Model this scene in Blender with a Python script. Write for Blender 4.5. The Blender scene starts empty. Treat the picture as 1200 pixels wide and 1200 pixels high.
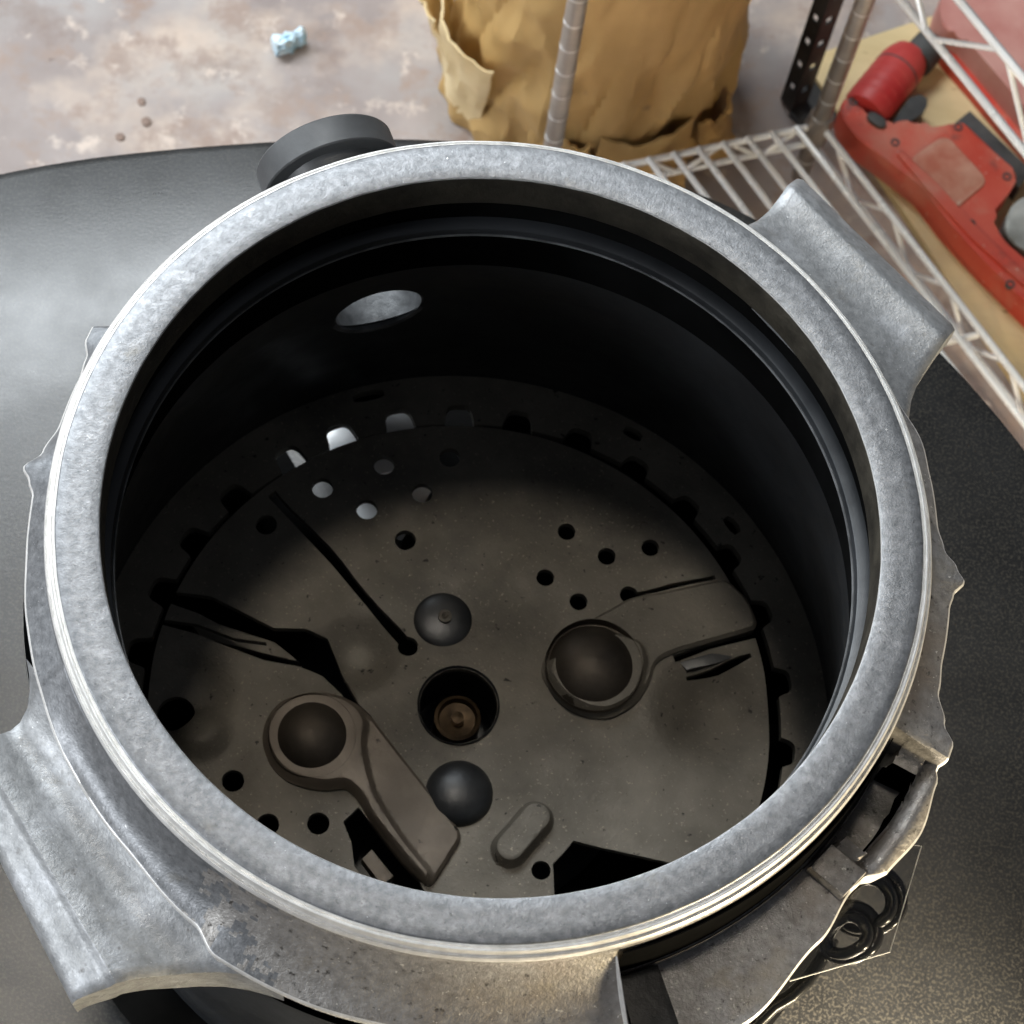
import bpy, bmesh, math, random
import numpy as np
from mathutils import Vector, Matrix, noise
from mathutils.geometry import delaunay_2d_cdt
random.seed(7)
S = bpy.context.scene
COL = S.collection
U = 0.17            # one unit below = the radius of the housing's mouth, in metres
ZR = 0.93           # height of the ring's face over the workshop floor
def W(x, y, z): return Vector((x*U, y*U, ZR + z*U))

# ------------------------------------------------------------------ camera
CC = np.array([0.0, -2.1334946, 4.7886665])
CR = np.array([[0.98500311, 0.15422768, 0.07734795], [0.17235481, -0.90012439, -0.40008736], [0.00791823, 0.40741858, -0.91320721]])
FPX = 2400.0
cd = bpy.data.cameras.new('camera'); cam = bpy.data.objects.new('camera', cd); COL.objects.link(cam); S.camera = cam
r_, d_, f_ = [Vector(v) for v in CR]
M = Matrix((r_, -d_, -f_)).transposed().to_4x4(); M.translation = W(*CC); cam.matrix_world = M
cd.sensor_width = 36; cd.lens = 36*FPX/1200; cd.clip_start = 0.02; cd.clip_end = 60
cd.dof.use_dof = True; cd.dof.focus_distance = 0.93; cd.dof.aperture_fstop = 21
# ------------------------------------------------------------------ world and lamps
w = bpy.data.worlds.new('World'); S.world = w; w.use_nodes = True
bg = w.node_tree.nodes['Background']; bg.inputs[0].default_value = (0.75, 0.8, 0.9, 1); bg.inputs[1].default_value = 0.12
def area(name, loc, target, size, sizey, power, col):
    l = bpy.data.lights.new(name, 'AREA'); l.shape = 'RECTANGLE'; l.size = size; l.size_y = sizey; l.energy = power; l.color = col
    o = bpy.data.objects.new(name, l); COL.objects.link(o); o.location = loc
    o.rotation_euler = (Vector(target) - Vector(loc)).to_track_quat('-Z', 'Y').to_euler(); return o
area('doorway_daylight', W(-13.0, 8.0, 7.5), W(0, 0.5, -1.5), 1.5, 1.1, 78, (0.88, 0.95, 1.0))
area('skylight', W(-6.2, 12.2, 14), W(-0.5, 0.5, -1), 1.6, 1.05, 98, (0.90, 0.96, 1.0))
def spot(name, loc, target, power, col, deg, blend, rad):
    l = bpy.data.lights.new(name, 'SPOT'); l.energy = power; l.color = col; l.spot_size = math.radians(deg); l.spot_blend = blend; l.shadow_soft_size = rad
    o = bpy.data.objects.new(name, l); COL.objects.link(o); o.location = loc; o.rotation_euler = (Vector(target)-Vector(loc)).to_track_quat('-Z', 'Y').to_euler(); return o
spot('bore_fill_spot', W(-1.6, 2.4, 15), W(0.20, -0.10, -1.6), 440, (1.0, 0.91, 0.78), 8.8, 1.0, 0.42)  # added spot aimed down the mouth to brighten the can floor
area('left_fill', W(-12.5, -7.0, 6.5), W(-0.6, -0.6, -0.2), 1.0, 0.9, 48, (0.92, 0.96, 1.0))  # added fill lamp for the left of lug and collar
area('warm_work_lamp', W(3.6, -3.0, -0.95), W(1.3, -0.9, -0.9), 0.16, 0.12, 9, (1.0, 0.84, 0.56))
spot('warm_clamp_lamp', W(2.9, -3.4, -0.7), W(2.2, -2.6, -2.05), 1500, (1.0, 0.87, 0.66), 72, 1.0, 0.03)
S.render.engine = 'CYCLES'
S.view_settings.view_transform = 'Standard'; S.view_settings.look = 'None'
S.view_settings.exposure = 0.05; S.view_settings.gamma = 1.0

# ------------------------------------------------------------------ helpers
def at(px, py, z):
    """the point of the level plane z (in units) that the photograph shows at px, py"""
    D = np.array([(px-600)/FPX, (py-600)/FPX, 1.0]) @ CR
    t = (z - CC[2])/D[2]; P = CC + D*t
    return (float(P[0]), float(P[1]))
def dist(px, py, z):
    p = at(px, py, z); return float(np.linalg.norm(np.array([p[0], p[1], z]) - CC))
def tag(o, label, cat, group=None):
    o['label'] = label; o['category'] = cat
    if group: o['group'] = group
    return o
def thing(name, label, cat, loc, group=None):
    o = bpy.data.objects.new(name, None); o.empty_display_size = 0.05; COL.objects.link(o); o.location = loc
    return tag(o, label, cat, group)
def link(name, me, mat, parent=None, smooth=30, label=None):
    me.materials.append(mat)
    if smooth is not None:
        me.shade_smooth()
        me.set_sharp_from_angle(angle=math.radians(smooth))
    o = bpy.data.objects.new(name, me); COL.objects.link(o)
    if parent is not None:
        o.parent = parent; o.matrix_parent_inverse = Matrix.Translation(-abspos(parent))
    if label: o['label'] = label
    return o
def abspos(o):
    v = Vector(o.location)
    p = o.parent
    if p is not None:
        v = o.matrix_parent_inverse @ v + abspos(p)
    return v
def mesh(name, vs, fs, mat, parent=None, smooth=30, label=None):
    me = bpy.data.meshes.new(name); me.from_pydata([tuple(v) for v in vs], [], fs); me.validate(); me.update()
    bm = bmesh.new(); bm.from_mesh(me); bmesh.ops.recalc_face_normals(bm, faces=bm.faces); bm.to_mesh(me); bm.free()
    return link(name, me, mat, parent, smooth, label)
def bmobj(name, bm, mat, parent=None, smooth=30, label=None):
    bmesh.ops.recalc_face_normals(bm, faces=bm.faces)
    me = bpy.data.meshes.new(name); bm.to_mesh(me); bm.free()
    return link(name, me, mat, parent, smooth, label)
def add_tube(bm, pts, rad, n=10, cap=True):
    pts = [Vector(p) for p in pts]; rads = rad if isinstance(rad, (list, tuple)) else [rad]*len(pts)
    t0 = (pts[1]-pts[0]).normalized(); a = t0.orthogonal().normalized(); rings = []
    for i, p in enumerate(pts):
        t = (pts[min(i+1, len(pts)-1)] - pts[max(i-1, 0)]).normalized()
        a = (a - t*a.dot(t)).normalized(); b = t.cross(a)
        rings.append([bm.verts.new(p + (a*math.cos(k*2*math.pi/n) + b*math.sin(k*2*math.pi/n))*rads[i]) for k in range(n)])
    for A, B in zip(rings, rings[1:]):
        for k in range(n): bm.faces.new((A[k], A[(k+1) % n], B[(k+1) % n], B[k]))
    if cap: bm.faces.new(rings[0][::-1]); bm.faces.new(rings[-1])
def tube(name, pts, rad, mat, parent=None, n=10, label=None):
    bm = bmesh.new(); add_tube(bm, pts, rad, n); return bmobj(name, bm, mat, parent, 40, label)
def revolve(name, prof, mat, parent=None, center=(0, 0, 0), axis=(0, 0, 1), n=64, smooth=30, a0=0, a1=360, closed=False, label=None, wob=0):
    """profile of (r, h) points, metres, turned about an axis through center"""
    ax = Vector(axis).normalized(); e1 = ax.orthogonal().normalized()
    if abs(ax.z) > 0.999: e1 = Vector((1, 0, 0))
    e2 = ax.cross(e1); c = Vector(center); full = (a1-a0) >= 360
    N = n if full else n+1; vs = []; fs = []; m = len(prof)
    for i in range(N):
        t = math.radians(a0 + (a1-a0)*i/n); u = e1*math.cos(t) + e2*math.sin(t)
        for (r, h) in prof: vs.append(c + u*r + ax*h)
    for i in range(n):
        j = (i+1) % N
        for k in range(m if closed else m-1):
            k2 = (k+1) % m; fs.append((i*m+k, j*m+k, j*m+k2, i*m+k2))
    me_ = mesh(name, vs, fs, mat, parent, smooth, label)
    bm = bmesh.new(); bm.from_mesh(me_.data); bmesh.ops.remove_doubles(bm, verts=bm.verts, dist=1e-6); bmesh.ops.recalc_face_normals(bm, faces=bm.faces); bm.to_mesh(me_.data); bm.free()
    if smooth is not None: me_.data.set_sharp_from_angle(angle=math.radians(smooth))
    return me_
def prism(name, poly, z0, z1, mat, parent=None, bevel=0.0, seg=2, smooth=35, label=None, ztop=None):
    """poly in units at level; walls from z0 to z1 (units), top edge rounded"""
    bm = bmesh.new()
    a = sum(p[0]*q[1]-q[0]*p[1] for p, q in zip(poly, poly[1:]+poly[:1]))
    if a < 0: poly = poly[::-1]
    lo = [bm.verts.new(W(p[0], p[1], z0)) for p in poly]
    hi = [bm.verts.new(W(p[0], p[1], z1 if ztop is None else ztop(*p))) for p in poly]
    n = len(poly); top = bm.faces.new(hi); bm.faces.new(lo[::-1])
    for i in range(n): bm.faces.new((lo[i], lo[(i+1) % n], hi[(i+1) % n], hi[i]))
    if bevel: bmesh.ops.bevel(bm, geom=list(top.edges), offset=bevel*U, segments=seg, affect='EDGES', profile=0.6)
    bmesh.ops.triangulate(bm, faces=[f for f in bm.faces if len(f.verts) > 4])
    return bmobj(name, bm, mat, parent, smooth, label)
def rounded(poly, rad, seg=4):
    out = []; n = len(poly)
    for i in range(n):
        p0, p, p2 = Vector(poly[i-1]), Vector(poly[i]), Vector(poly[(i+1) % n])
        a, b = (p0-p), (p2-p); r = min(rad, a.length*0.45, b.length*0.45)
        A = p + a.normalized()*r; B = p + b.normalized()*r
        for k in range(seg+1):
            t = k/seg; q = A*(1-t)**2 + p*2*t*(1-t) + B*t*t; out.append((q.x, q.y))
    return out
def sm(a, b, x):
    t = min(1, max(0, (x-a)/(b-a))) if a != b else float(x > a)
    return t*t*(3-2*t)
def nz(x, y, z, s): return noise.noise(Vector((x*s, y*s, z*s)))

# ------------------------------------------------------------------ materials
def mat(name, c1, c2, scale=8, rough=0.5, rough2=None, metal=0.0, bump=0.1, bscale=None, detail=6, lo=0.35, hi=0.65, stretch=None, 
        spots=None, spotscale=40, spotcut=(0.68, 0.74), fine=0.0, finescale=200, coat=0, dist_=0.002, stain=None, spec=0.5, fleck=None, fleckscale=500, fleckcut=(0.70, 0.74)):
    m = bpy.data.materials.new(name); m.use_nodes = True; nt = m.node_tree; N = nt.nodes; L = nt.links
    b = N['Principled BSDF']; tc = N.new('ShaderNodeTexCoord'); src = tc.outputs['Object']
    if stretch:
        mp = N.new('ShaderNodeMapping'); mp.inputs['Scale'].default_value = stretch; L.new(src, mp.inputs[0]); src = mp.outputs[0]
    def noi(s, d=6, r=0.6):
        n = N.new('ShaderNodeTexNoise'); n.inputs['Scale'].default_value = s; n.inputs['Detail'].default_value = d; n.inputs['Roughness'].default_value = r
        L.new(src, n.inputs['Vector']); return n.outputs['Fac']
    def ramp(s, a, bb, ca, cb):
        r = N.new('ShaderNodeValToRGB'); r.color_ramp.elements[0].position = a; r.color_ramp.elements[1].position = bb
        r.color_ramp.elements[0].color = ca; r.color_ramp.elements[1].color = cb; L.new(s, r.inputs[0]); return r.outputs[0]
    def mix(f, a, bb):
        x = N.new('ShaderNodeMix'); x.data_type = 'RGBA'; L.new(f, x.inputs[0])
        for s, i in ((a, 6), (bb, 7)):
            if isinstance(s, tuple): x.inputs[i].default_value = (*s, 1)
            else: L.new(s, x.inputs[i])
        return x.outputs[2]
    n1 = noi(scale, detail)
    col = ramp(n1, lo, hi, (*c1, 1), (*c2, 1))
    if stain:
        for (sc, ss, a, bb) in stain:
            col = mix(ramp(noi(ss, 5, 0.65), a, bb, (0, 0, 0, 1), (1, 1, 1, 1)), col, sc)
    if spots:
        col = mix(ramp(noi(spotscale, 3), spotcut[0], spotcut[1], (0, 0, 0, 1), (1, 1, 1, 1)), col, spots)
    if fleck:
        col = mix(ramp(noi(fleckscale, 2), fleckcut[0], fleckcut[1], (0, 0, 0, 1), (1, 1, 1, 1)), col, fleck)
    L.new(col, b.inputs['Base Color'])
    if rough2 is not None:
        mr = N.new('ShaderNodeMapRange'); L.new(noi(scale*2.3), mr.inputs[0]); mr.inputs[1].default_value = 0.3; mr.inputs[2].default_value = 0.7
        mr.inputs[3].default_value = rough; mr.inputs[4].default_value = rough2; L.new(mr.outputs[0], b.inputs['Roughness'])
    else: b.inputs['Roughness'].default_value = rough
    b.inputs['Metallic'].default_value = metal; b.inputs['Coat Weight'].default_value = coat; b.inputs['Specular IOR Level'].default_value = spec
    if bump:
        h = noi(bscale or scale*4, 5)
        if fine:
            ad = N.new('ShaderNodeMath'); ad.operation = 'MULTIPLY_ADD'; L.new(noi(finescale, 3), ad.inputs[0]); ad.inputs[1].default_value = fine; L.new(h, ad.inputs[2]); h = ad.outputs[0]
        bp = N.new('ShaderNodeBump'); bp.inputs['Strength'].default_value = bump; bp.inputs['Distance'].default_value = dist_
        L.new(h, bp.inputs['Height']); L.new(bp.outputs[0], b.inputs['Normal'])
    return m
ALU = mat('cast_aluminium', (0.145, 0.15, 0.157), (0.25, 0.255, 0.265), 260, 0.40, 0.54, 0.72, 0.24, 300, fine=0.8, finescale=900, dist_=0.0007, lo=0.32, hi=0.68,
          spots=(0.10, 0.10, 0.103), spotscale=330, spotcut=(0.62, 0.78), stain=[((0.28, 0.285, 0.295), 150, 0.56, 0.70), ((0.16, 0.15, 0.13), 38, 0.62, 0.78)], fleck=(0.62, 0.62, 0.62), fleckscale=560, fleckcut=(0.71, 0.80))
ALUB = mat('weathered_cast_aluminium', (0.21, 0.20, 0.19), (0.37, 0.355, 0.34), 220, 0.40, 0.58, 0.6, 0.42, 330, fine=0.8, finescale=800, dist_=0.0009, lo=0.32, hi=0.68,
          spots=(0.06, 0.055, 0.05), spotscale=260, spotcut=(0.62, 0.74), stain=[((0.24, 0.205, 0.175), 11, 0.50, 0.70), ((0.31, 0.275, 0.22), 19, 0.60, 0.74)], fleck=(0.6, 0.57, 0.52), fleckscale=460, fleckcut=(0.67, 0.74))
EDGE = mat('worn_glint_edge', (0.62, 0.61, 0.59), (0.78, 0.77, 0.75), 160, 0.34, 0.5, 0.5, 0.25, 400, dist_=0.0006)  # bare worn metal, with the light caught on edges painted in
ALUL = mat('sandblasted_aluminium', (0.20, 0.205, 0.21), (0.32, 0.325, 0.33), 200, 0.42, 0.58, 0.5, 0.30, 330, fine=0.8, finescale=800, dist_=0.0008, lo=0.32, hi=0.68,
          spots=(0.13, 0.125, 0.12), spotscale=160, spotcut=(0.64, 0.76), stain=[((0.42, 0.43, 0.45), 40, 0.54, 0.72), ((0.17, 0.155, 0.13), 24, 0.60, 0.78)], fleck=(0.7, 0.7, 0.7), fleckscale=620, fleckcut=(0.70, 0.78))
LIP = mat('oily_turned_aluminium', (0.035, 0.031, 0.025), (0.085, 0.075, 0.058), 50, 0.5, 0.6, 0.6, 0.3, 200)
CANM = mat('black_enamel', (0.010, 0.011, 0.0125), (0.022, 0.024, 0.027), 14, 0.34, 0.5, 0.0, 0.15, 60)
PLATE = mat('sooty_steel_plate', (0.15, 0.135, 0.11), (0.25, 0.225, 0.185), 16, 0.5, 0.75, 0.25, 0.35, 140, fine=0.7, finescale=420, dist_=0.0015,
          fleck=(0.40, 0.355, 0.28), fleckscale=560, fleckcut=(0.64, 0.76), spots=(0.03, 0.027, 0.022), spotscale=190, spotcut=(0.66, 0.72), stain=[((0.07, 0.066, 0.06), 6, 0.5, 0.72)])
PAD = mat('brown_oiled_steel', (0.14, 0.115, 0.09), (0.24, 0.20, 0.16), 18, 0.45, 0.65, 0.3, 0.3, 120, spots=(0.04, 0.033, 0.027), spotscale=90)
LOOP = mat('glossy_black_cable', (0.01, 0.01, 0.01), (0.02, 0.02, 0.02), 40, 0.22, None, 0, 0.05)
RIMM = mat('plain_grey_metal', (0.08, 0.082, 0.085), (0.20, 0.205, 0.21), 70, 0.3, 0.5, 0.2, 0.2, 200)  # plain grey for the pipe and the painted glint on the rim
DOME = mat('dark_rivet_steel', (0.035, 0.037, 0.04), (0.075, 0.075, 0.075), 25, 0.3, 0.45, 0.5, 0.1, 200)
DOMEB = mat('brown_rivet_steel', (0.055, 0.047, 0.04), (0.13, 0.108, 0.085), 22, 0.48, 0.62, 0.7, 0.1, 160)
BRASS = mat('tarnished_brass', (0.05, 0.034, 0.02), (0.15, 0.10, 0.055), 60, 0.35, 0.5, 0.7, 0.2)
RUBBER = mat('black_rubber', (0.038, 0.039, 0.041), (0.07, 0.072, 0.074), 20, 0.45, 0.6, 0, 0.12, 150)
GASKET = mat('black_gasket_rubber', (0.004, 0.0037, 0.0034), (0.010, 0.009, 0.008), 60, 0.5, None, 0, 0.4, 200)
SHADEBLK = mat('matt_shade_black', (0.003, 0.003, 0.003), (0.006, 0.006, 0.006), 20, 0.9, None, 0, 0, spec=0.05)  # lightless black for painted shade in gaps and for light blockers
SHADEBLK.node_tree.nodes['Principled BSDF'].inputs['IOR'].default_value = 1.0
BRIGHT = mat('bright_aluminium', (0.72, 0.73, 0.74), (0.86, 0.86, 0.86), 30, 0.35, 0.5, 0.3, 0.2, 90)
TABLE = mat('black_rubber_tabletop', (0.006, 0.006, 0.0062), (0.012, 0.012, 0.012), 12, 0.27, 0.36, 0, 0.12, 560, fine=0.7, finescale=1000, dist_=0.0006,
          stain=[((0.014, 0.0143, 0.0145), 3.5, 0.46, 0.8)], fleck=(0.033, 0.0305, 0.026), fleckscale=600, fleckcut=(0.50, 0.62), spec=0.62)
CHROME = mat('dull_chrome', (0.88, 0.89, 0.89), (0.94, 0.94, 0.93), 20, 0.2, 0.3, 0.2, 0.06, 80)
POSTM = mat('dirty_chrome_post', (0.30, 0.27, 0.24), (0.50, 0.46, 0.42), 14, 0.3, 0.45, 0.75, 0.1, 60)
GROOVE = mat('bright_groove', (0.55, 0.54, 0.52), (0.8, 0.79, 0.77), 30, 0.3, None, 0.6, 0.0)
IRON = mat('black_painted_iron', (0.016, 0.016, 0.017), (0.05, 0.048, 0.045), 18, 0.5, 0.7, 0.1, 0.2, 80)
PAPER = mat('brown_kraft_paper', (0.40, 0.245, 0.085), (0.52, 0.335, 0.13), 7, 0.55, 0.75, 0, 0.25, 30, spots=(0.3, 0.18, 0.08), spotscale=30, spotcut=(0.70, 0.76))
PAPERLIT = mat('lit_torn_paper', (0.62, 0.46, 0.23), (0.76, 0.61, 0.36), 14, 0.7, None, 0, 0.2, 50)  # kraft paper lightened to paint daylight on the left flaps
PLY = mat('plywood', (0.58, 0.44, 0.22), (0.72, 0.57, 0.31), 5, 0.55, 0.7, 0, 0.1, 60, stretch=(1, 4, 1), spots=(0.36, 0.25, 0.12), spotscale=22)
RED = mat('dusty_red_plastic', (0.50, 0.045, 0.025), (0.58, 0.10, 0.06), 9, 0.42, 0.6, 0, 0.12, 80, stain=[((0.50, 0.20, 0.14), 12, 0.48, 0.72), ((0.16, 0.06, 0.05), 26, 0.60, 0.74)], fleck=(0.6, 0.4, 0.33), fleckscale=180)
REDD = mat('glossy_red_plastic', (0.40, 0.02, 0.02), (0.48, 0.06, 0.05), 14, 0.4, 0.55, 0, 0.05, 60)
DUST = mat('scuffed_red_cover', (0.42, 0.12, 0.07), (0.55, 0.30, 0.21), 22, 0.55, 0.7, 0, 0.3, 60, stain=[((0.60, 0.46, 0.36), 26, 0.56, 0.66)])
BLK = mat('black_grip_plastic', (0.03, 0.03, 0.03), (0.07, 0.068, 0.065), 30, 0.5, 0.65, 0, 0.3, 160)
GREYM = mat('grey_cast_metal', (0.22, 0.22, 0.20), (0.48, 0.48, 0.45), 20, 0.45, 0.6, 0.5, 0.4, 70)
PINK = mat('faded_red_housing', (0.38, 0.12, 0.10), (0.50, 0.25, 0.21), 10, 0.5, 0.65, 0, 0.2, 60, stain=[((0.24, 0.16, 0.12), 18, 0.60, 0.70)])
FLOOR = mat('stained_concrete', (0.235, 0.19, 0.175), (0.37, 0.315, 0.29), 5, 0.5, 0.75, 0, 0.2, 40, detail=9, lo=0.32, hi=0.66,
          stain=[((0.52, 0.41, 0.33), 4.2, 0.50, 0.66), ((0.37, 0.35, 0.335), 2.2, 0.46, 0.62), ((0.20, 0.135, 0.105), 7.5, 0.54, 0.72), ((0.30, 0.22, 0.18), 19, 0.52, 0.66), ((0.56, 0.46, 0.39), 27, 0.58, 0.70)], spots=(0.09, 0.05, 0.04), spotscale=24, spotcut=(0.74, 0.77))
BLUE = mat('pale_blue_wrapper', (0.36, 0.70, 0.92), (0.80, 0.93, 1.0), 70, 0.25, None, 0, 0.4, 120)
STONE = mat('brown_grit', (0.20, 0.14, 0.11), (0.28, 0.20, 0.16), 60, 0.8, None, 0, 0.3)
film = bpy.data.materials.new('clear_film'); film.use_nodes = True
fb = film.node_tree.nodes['Principled BSDF']; fb.inputs['Transmission Weight'].default_value = 1; fb.inputs['Roughness'].default_value = 0.06; fb.inputs['IOR'].default_value = 1.3

# ------------------------------------------------------------------ workshop floor
ZG = -ZR/U
bm = bmesh.new()
for (x, y) in ((-9, -9), (9, -9), (9, 9), (-9, 9)): bm.verts.new((x, y, 0))
bm.faces.new(bm.verts); fl = bmobj('floor', bm, FLOOR, None, None); fl['kind'] = 'structure'

# ------------------------------------------------------------------ round worktable
ZT = -2.05; TX, TY, TR = -0.26, -0.51, 3.03
tb = thing('round_worktable', 'round worktable with matt black rubber top under the metal housing', 'table', W(TX, TY, ZG))
TK = [(0, 3.08), (43, 2.995), (50, 3.05), (62, 3.075), (80, 3.06), (97, 2.968), (108, 2.952), (118, 3.0), (127, 3.10), (145, 3.28), (180, 3.36), (270, 3.36), (330, 3.2), (360, 3.08)]
def t_r(d):
    for (a, r), (b, r2) in zip(TK, TK[1:]):
        if a <= d <= b: return r + (r2-r)*(d-a)/(b-a)
tr_ = [sum(t_r((i*2+o) % 360) for o in (-8, -4, 0, 4, 8))/5 for i in range(180)]
tp = [(.5, ZT-.16), (.96, ZT-.16), (.99, ZT-.13), (1, ZT-.05), (.996, ZT-.014), (.984, ZT), (.66, ZT), (.33, ZT), (.02, ZT)]
vs = [W(TX+tr_[i]*k*math.cos(math.radians(i*2)), TY+tr_[i]*k*math.sin(math.radians(i*2)), z) for i in range(180) for k, z in tp]; n_ = len(tp)
fs = [(i*n_+k, ((i+1) % 180)*n_+k, ((i+1) % 180)*n_+k+1, i*n_+k+1) for i in range(180) for k in range(n_-1)]
fs += [[i*n_+n_-1 for i in range(180)], [i*n_ for i in range(180)][::-1]]
mesh('tabletop', vs, fs, TABLE, tb, 30)
for a in (40, 130, 220, 310):
    x, y = TX + 1.6*math.cos(math.radians(a)), TY + 1.6*math.sin(math.radians(a))
    tube('leg', [W(x, y, ZT-0.155), W(TX+(x-TX)*1.35, TY+(y-TY)*1.35, ZG)], 0.016, IRON, tb, 12)

# ------------------------------------------------------------------ the housing
ZF = -1.6
hs = thing('machine_housing', 'open cast aluminium machine housing with black bore standing on the round black worktable', 'machine housing', W(0, 0, ZT))
KEY = [(-180, 1.197, -.14), (-177.8, 1.237, -.145), (-176, 1.214, -.14), (-174, 1.198, -.14), (-167, 1.203, -.15), (-158, 1.215, -.155), (-150, 1.222, -.16), (-140, 1.232, -.17),
       (-128, 1.235, -.19), (-116, 1.255, -.21), (-112, 1.29, -.22), (-100, 1.29, -.24), (-90, 1.285, -.245), (-78, 1.27, -.25), (-66.2, 1.30, -.25),
       (-65.8, 1.445, -.30), (-54, 1.395, -.30), (-42, 1.332, -.29), (-35, 1.297, -.28), (-33.5, 1.30, -.25), (-31.5, 1.333, -.22), (-25.6, 1.347, -.21), (-20, 1.318, -.20), (-18.6, 1.30, -.19),
       (-18.2, 1.31, -.135), (-16.4, 1.308, -.13), (-14.5, 1.268, -.125), (-11, 1.228, -.12), (-7, 1.217, -.12), (0, 1.217, -.12), (2, 1.226, -.12), (3.8, 1.254, -.12), (5.5, 1.235, -.12), (8, 1.203, -.12), (11, 1.191, -.12),
       (18, 1.198, -.12), (23, 1.205, -.12), (30, 1.185, -.12), (60, 1.165, -.12), (150, 1.172, -.13), (160.3, 1.176, -.13), (161.5, 1.22, -.135), (163.2, 1.216, -.135), (166, 1.185, -.13), (169, 1.174, -.13), (176, 1.173, -.135), (180, 1.197, -.14)]
def key(t):
    for (a, r, z), (b, r2, z2) in zip(KEY, KEY[1:]):
        if a <= t <= b:
            f = sm(a, b, t); return r + (r2-r)*f, z + (z2-z)*f
    return KEY[-1][1:]
def flange_z(t, r, Rf, ze):
    if -65.9 <= t <= -18.4:
        z = ze
        if t > -36:
            bar = sm(-36, -33.2, t)
            z = -0.29 + (ze + 0.29)*bar
            if r < 1.19: z = -0.29 + (z+0.29)*sm(1.155, 1.19, r)*0.4
            if -31.6 < t < -20.6 and 1.176 < r < 1.262 - 0.0015*abs(t+26): z = -0.62
            elif r > 1.262: z -= 0.05*((r-1.30)/0.05)**2
        return z
    s = (r-1.146)/(Rf-1.146)
    if -150 < t < -66.1:
        k = min(sm(-150, -135, t), 1)
        return -0.075 + (ze+0.075)*(s**(1-0.25*k)) - 0.02*math.sin(s*math.pi)*k
    return -0.085 + (ze+0.085)*s
ths = sorted(set([round(-180 + i*0.5, 3) for i in range(720)] + [-66.15, -65.95, -65.85, -18.5, -18.3, -31.7, -31.55, -20.65, -20.5, -177.9, 161.2, 161.4, 3.9]))
ths = [t for t in ths if t < 180]
vs = []; fs = []; NS = 26
for t in ths:
    Rf, ze = key(t); c, s_ = math.cos(math.radians(t)), math.sin(math.radians(t))
    P = [(1.004, -.135), (1.0, -.125), (1.0, -.006), (1.0018, -.0015), (1.006, 0), (1.04, .001), (1.075, 0), (1.106, 0), (1.111, -.003), (1.1145, -.011), (1.118, -.0115), (1.1215, -.007), (1.125, -.008), (1.128, -.016), (1.131, -.031), (1.1345, -.032), (1.138, -.028), (1.141, -.032), (1.1435, -.045)]
    z0 = flange_z(t, 1.1465, Rf, ze); P.append((1.145, max(z0, -0.075) if z0 > -0.1 else -0.075))
    for i in range(NS):
        r = 1.1465 + (Rf-0.006-1.1465)*i/(NS-1)
        P.append((r, flange_z(t, r, Rf, ze)))
    zz = P[-1][1]
    dn = 0.10 if -112 < t < -66 else (0.32 if -65.9 < t < -36 else 0.13)
    P += [(Rf-0.001, zz-0.006), (Rf, zz-0.016), (Rf-0.012, zz-dn), (Rf-0.03, zz-dn-0.02), (1.17, zz-dn-0.04), (1.155, -0.52), (1.12, -0.54), (1.04, -0.54), (1.035, -0.45), (1.035, -0.15)]
    w_ = 0.0016*nz(c*2, s_*2, 0, 5)
    for (r, z) in P:
        q = 0.0010*nz(c*r, s_*r, z, 7) if r > 1.14 else 0.0007*nz(c*r, s_*r, z, 14)
        vs.append(W((r+q)*c, (r+q)*s_, z + q*0.6))
m = len(vs)//len(ths); n = len(ths)
for i in range(n):
    j = (i+1) % n
    for k in range(m):
        k2 = (k+1) % m; fs.append((i*m+k, j*m+k, j*m+k2, i*m+k2))
ring = mesh('cast_ring', vs, fs, ALU, hs, 38)
for m_ in (ALUB, LIP, EDGE, SHADEBLK): ring.data.materials.append(m_)
npoly = n*m; idx = np.zeros(len(ring.data.polygons), dtype=np.int32)
if len(ring.data.polygons) == npoly:
    kk = np.tile(np.arange(m), n); tt = np.repeat(np.array(ths), m)
    te_ = tt + np.array([14*nz(v.x, v.y, 0, 26) + 9*nz(v.x, v.y, v.z, 90) + 7*nz(v.x, v.y, v.z, 260) for v in vs])
    idx[(kk >= 8) & (te_ > -112) & (te_ < 35)] = 1
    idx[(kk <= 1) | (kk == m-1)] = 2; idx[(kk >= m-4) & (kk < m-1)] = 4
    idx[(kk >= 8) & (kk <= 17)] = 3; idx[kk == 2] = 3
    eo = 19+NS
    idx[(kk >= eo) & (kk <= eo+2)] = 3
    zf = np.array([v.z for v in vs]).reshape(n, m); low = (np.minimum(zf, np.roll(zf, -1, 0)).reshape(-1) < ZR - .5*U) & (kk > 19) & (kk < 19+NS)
    idx[low] = 4  # slot floor painted black in place of shade
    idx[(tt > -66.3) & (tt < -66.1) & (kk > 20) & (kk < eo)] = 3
    ring.data.polygons.foreach_set('material_index', idx)
# black strip painting the shade of the front right gap, and thin seam
gv = []
revolve('gap_shade', [(1.152*U, -.07*U), (1.156*U, -.07*U), (1.162*U, -.285*U), (1.150*U, -.292*U)], SHADEBLK, hs, W(0, 0, 0), n=60, a0=-65.4, a1=-20.2)
revolve('seam_strip', [(1.166*U, -.286*U), (1.170*U, -.272*U), (1.174*U, -.286*U)], ALUB, hs, W(0, 0, 0), n=60, a0=-65.0, a1=-21)
def pol(r, t): return (r*math.cos(math.radians(t)), r*math.sin(math.radians(t)))
prism('latch_block', [pol(1.178, -65.3), pol(1.43, -65.3), pol(1.43, -60.5), pol(1.178, -60.0)], -.31, -.255, GASKET, hs, 0.008)
prism('rib', [pol(1.178, -37.5), pol(1.29, -37.0), pol(1.292, -33.0), pol(1.178, -33.2)], -.31, -.235, ALUB, hs, 0.012)

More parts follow.
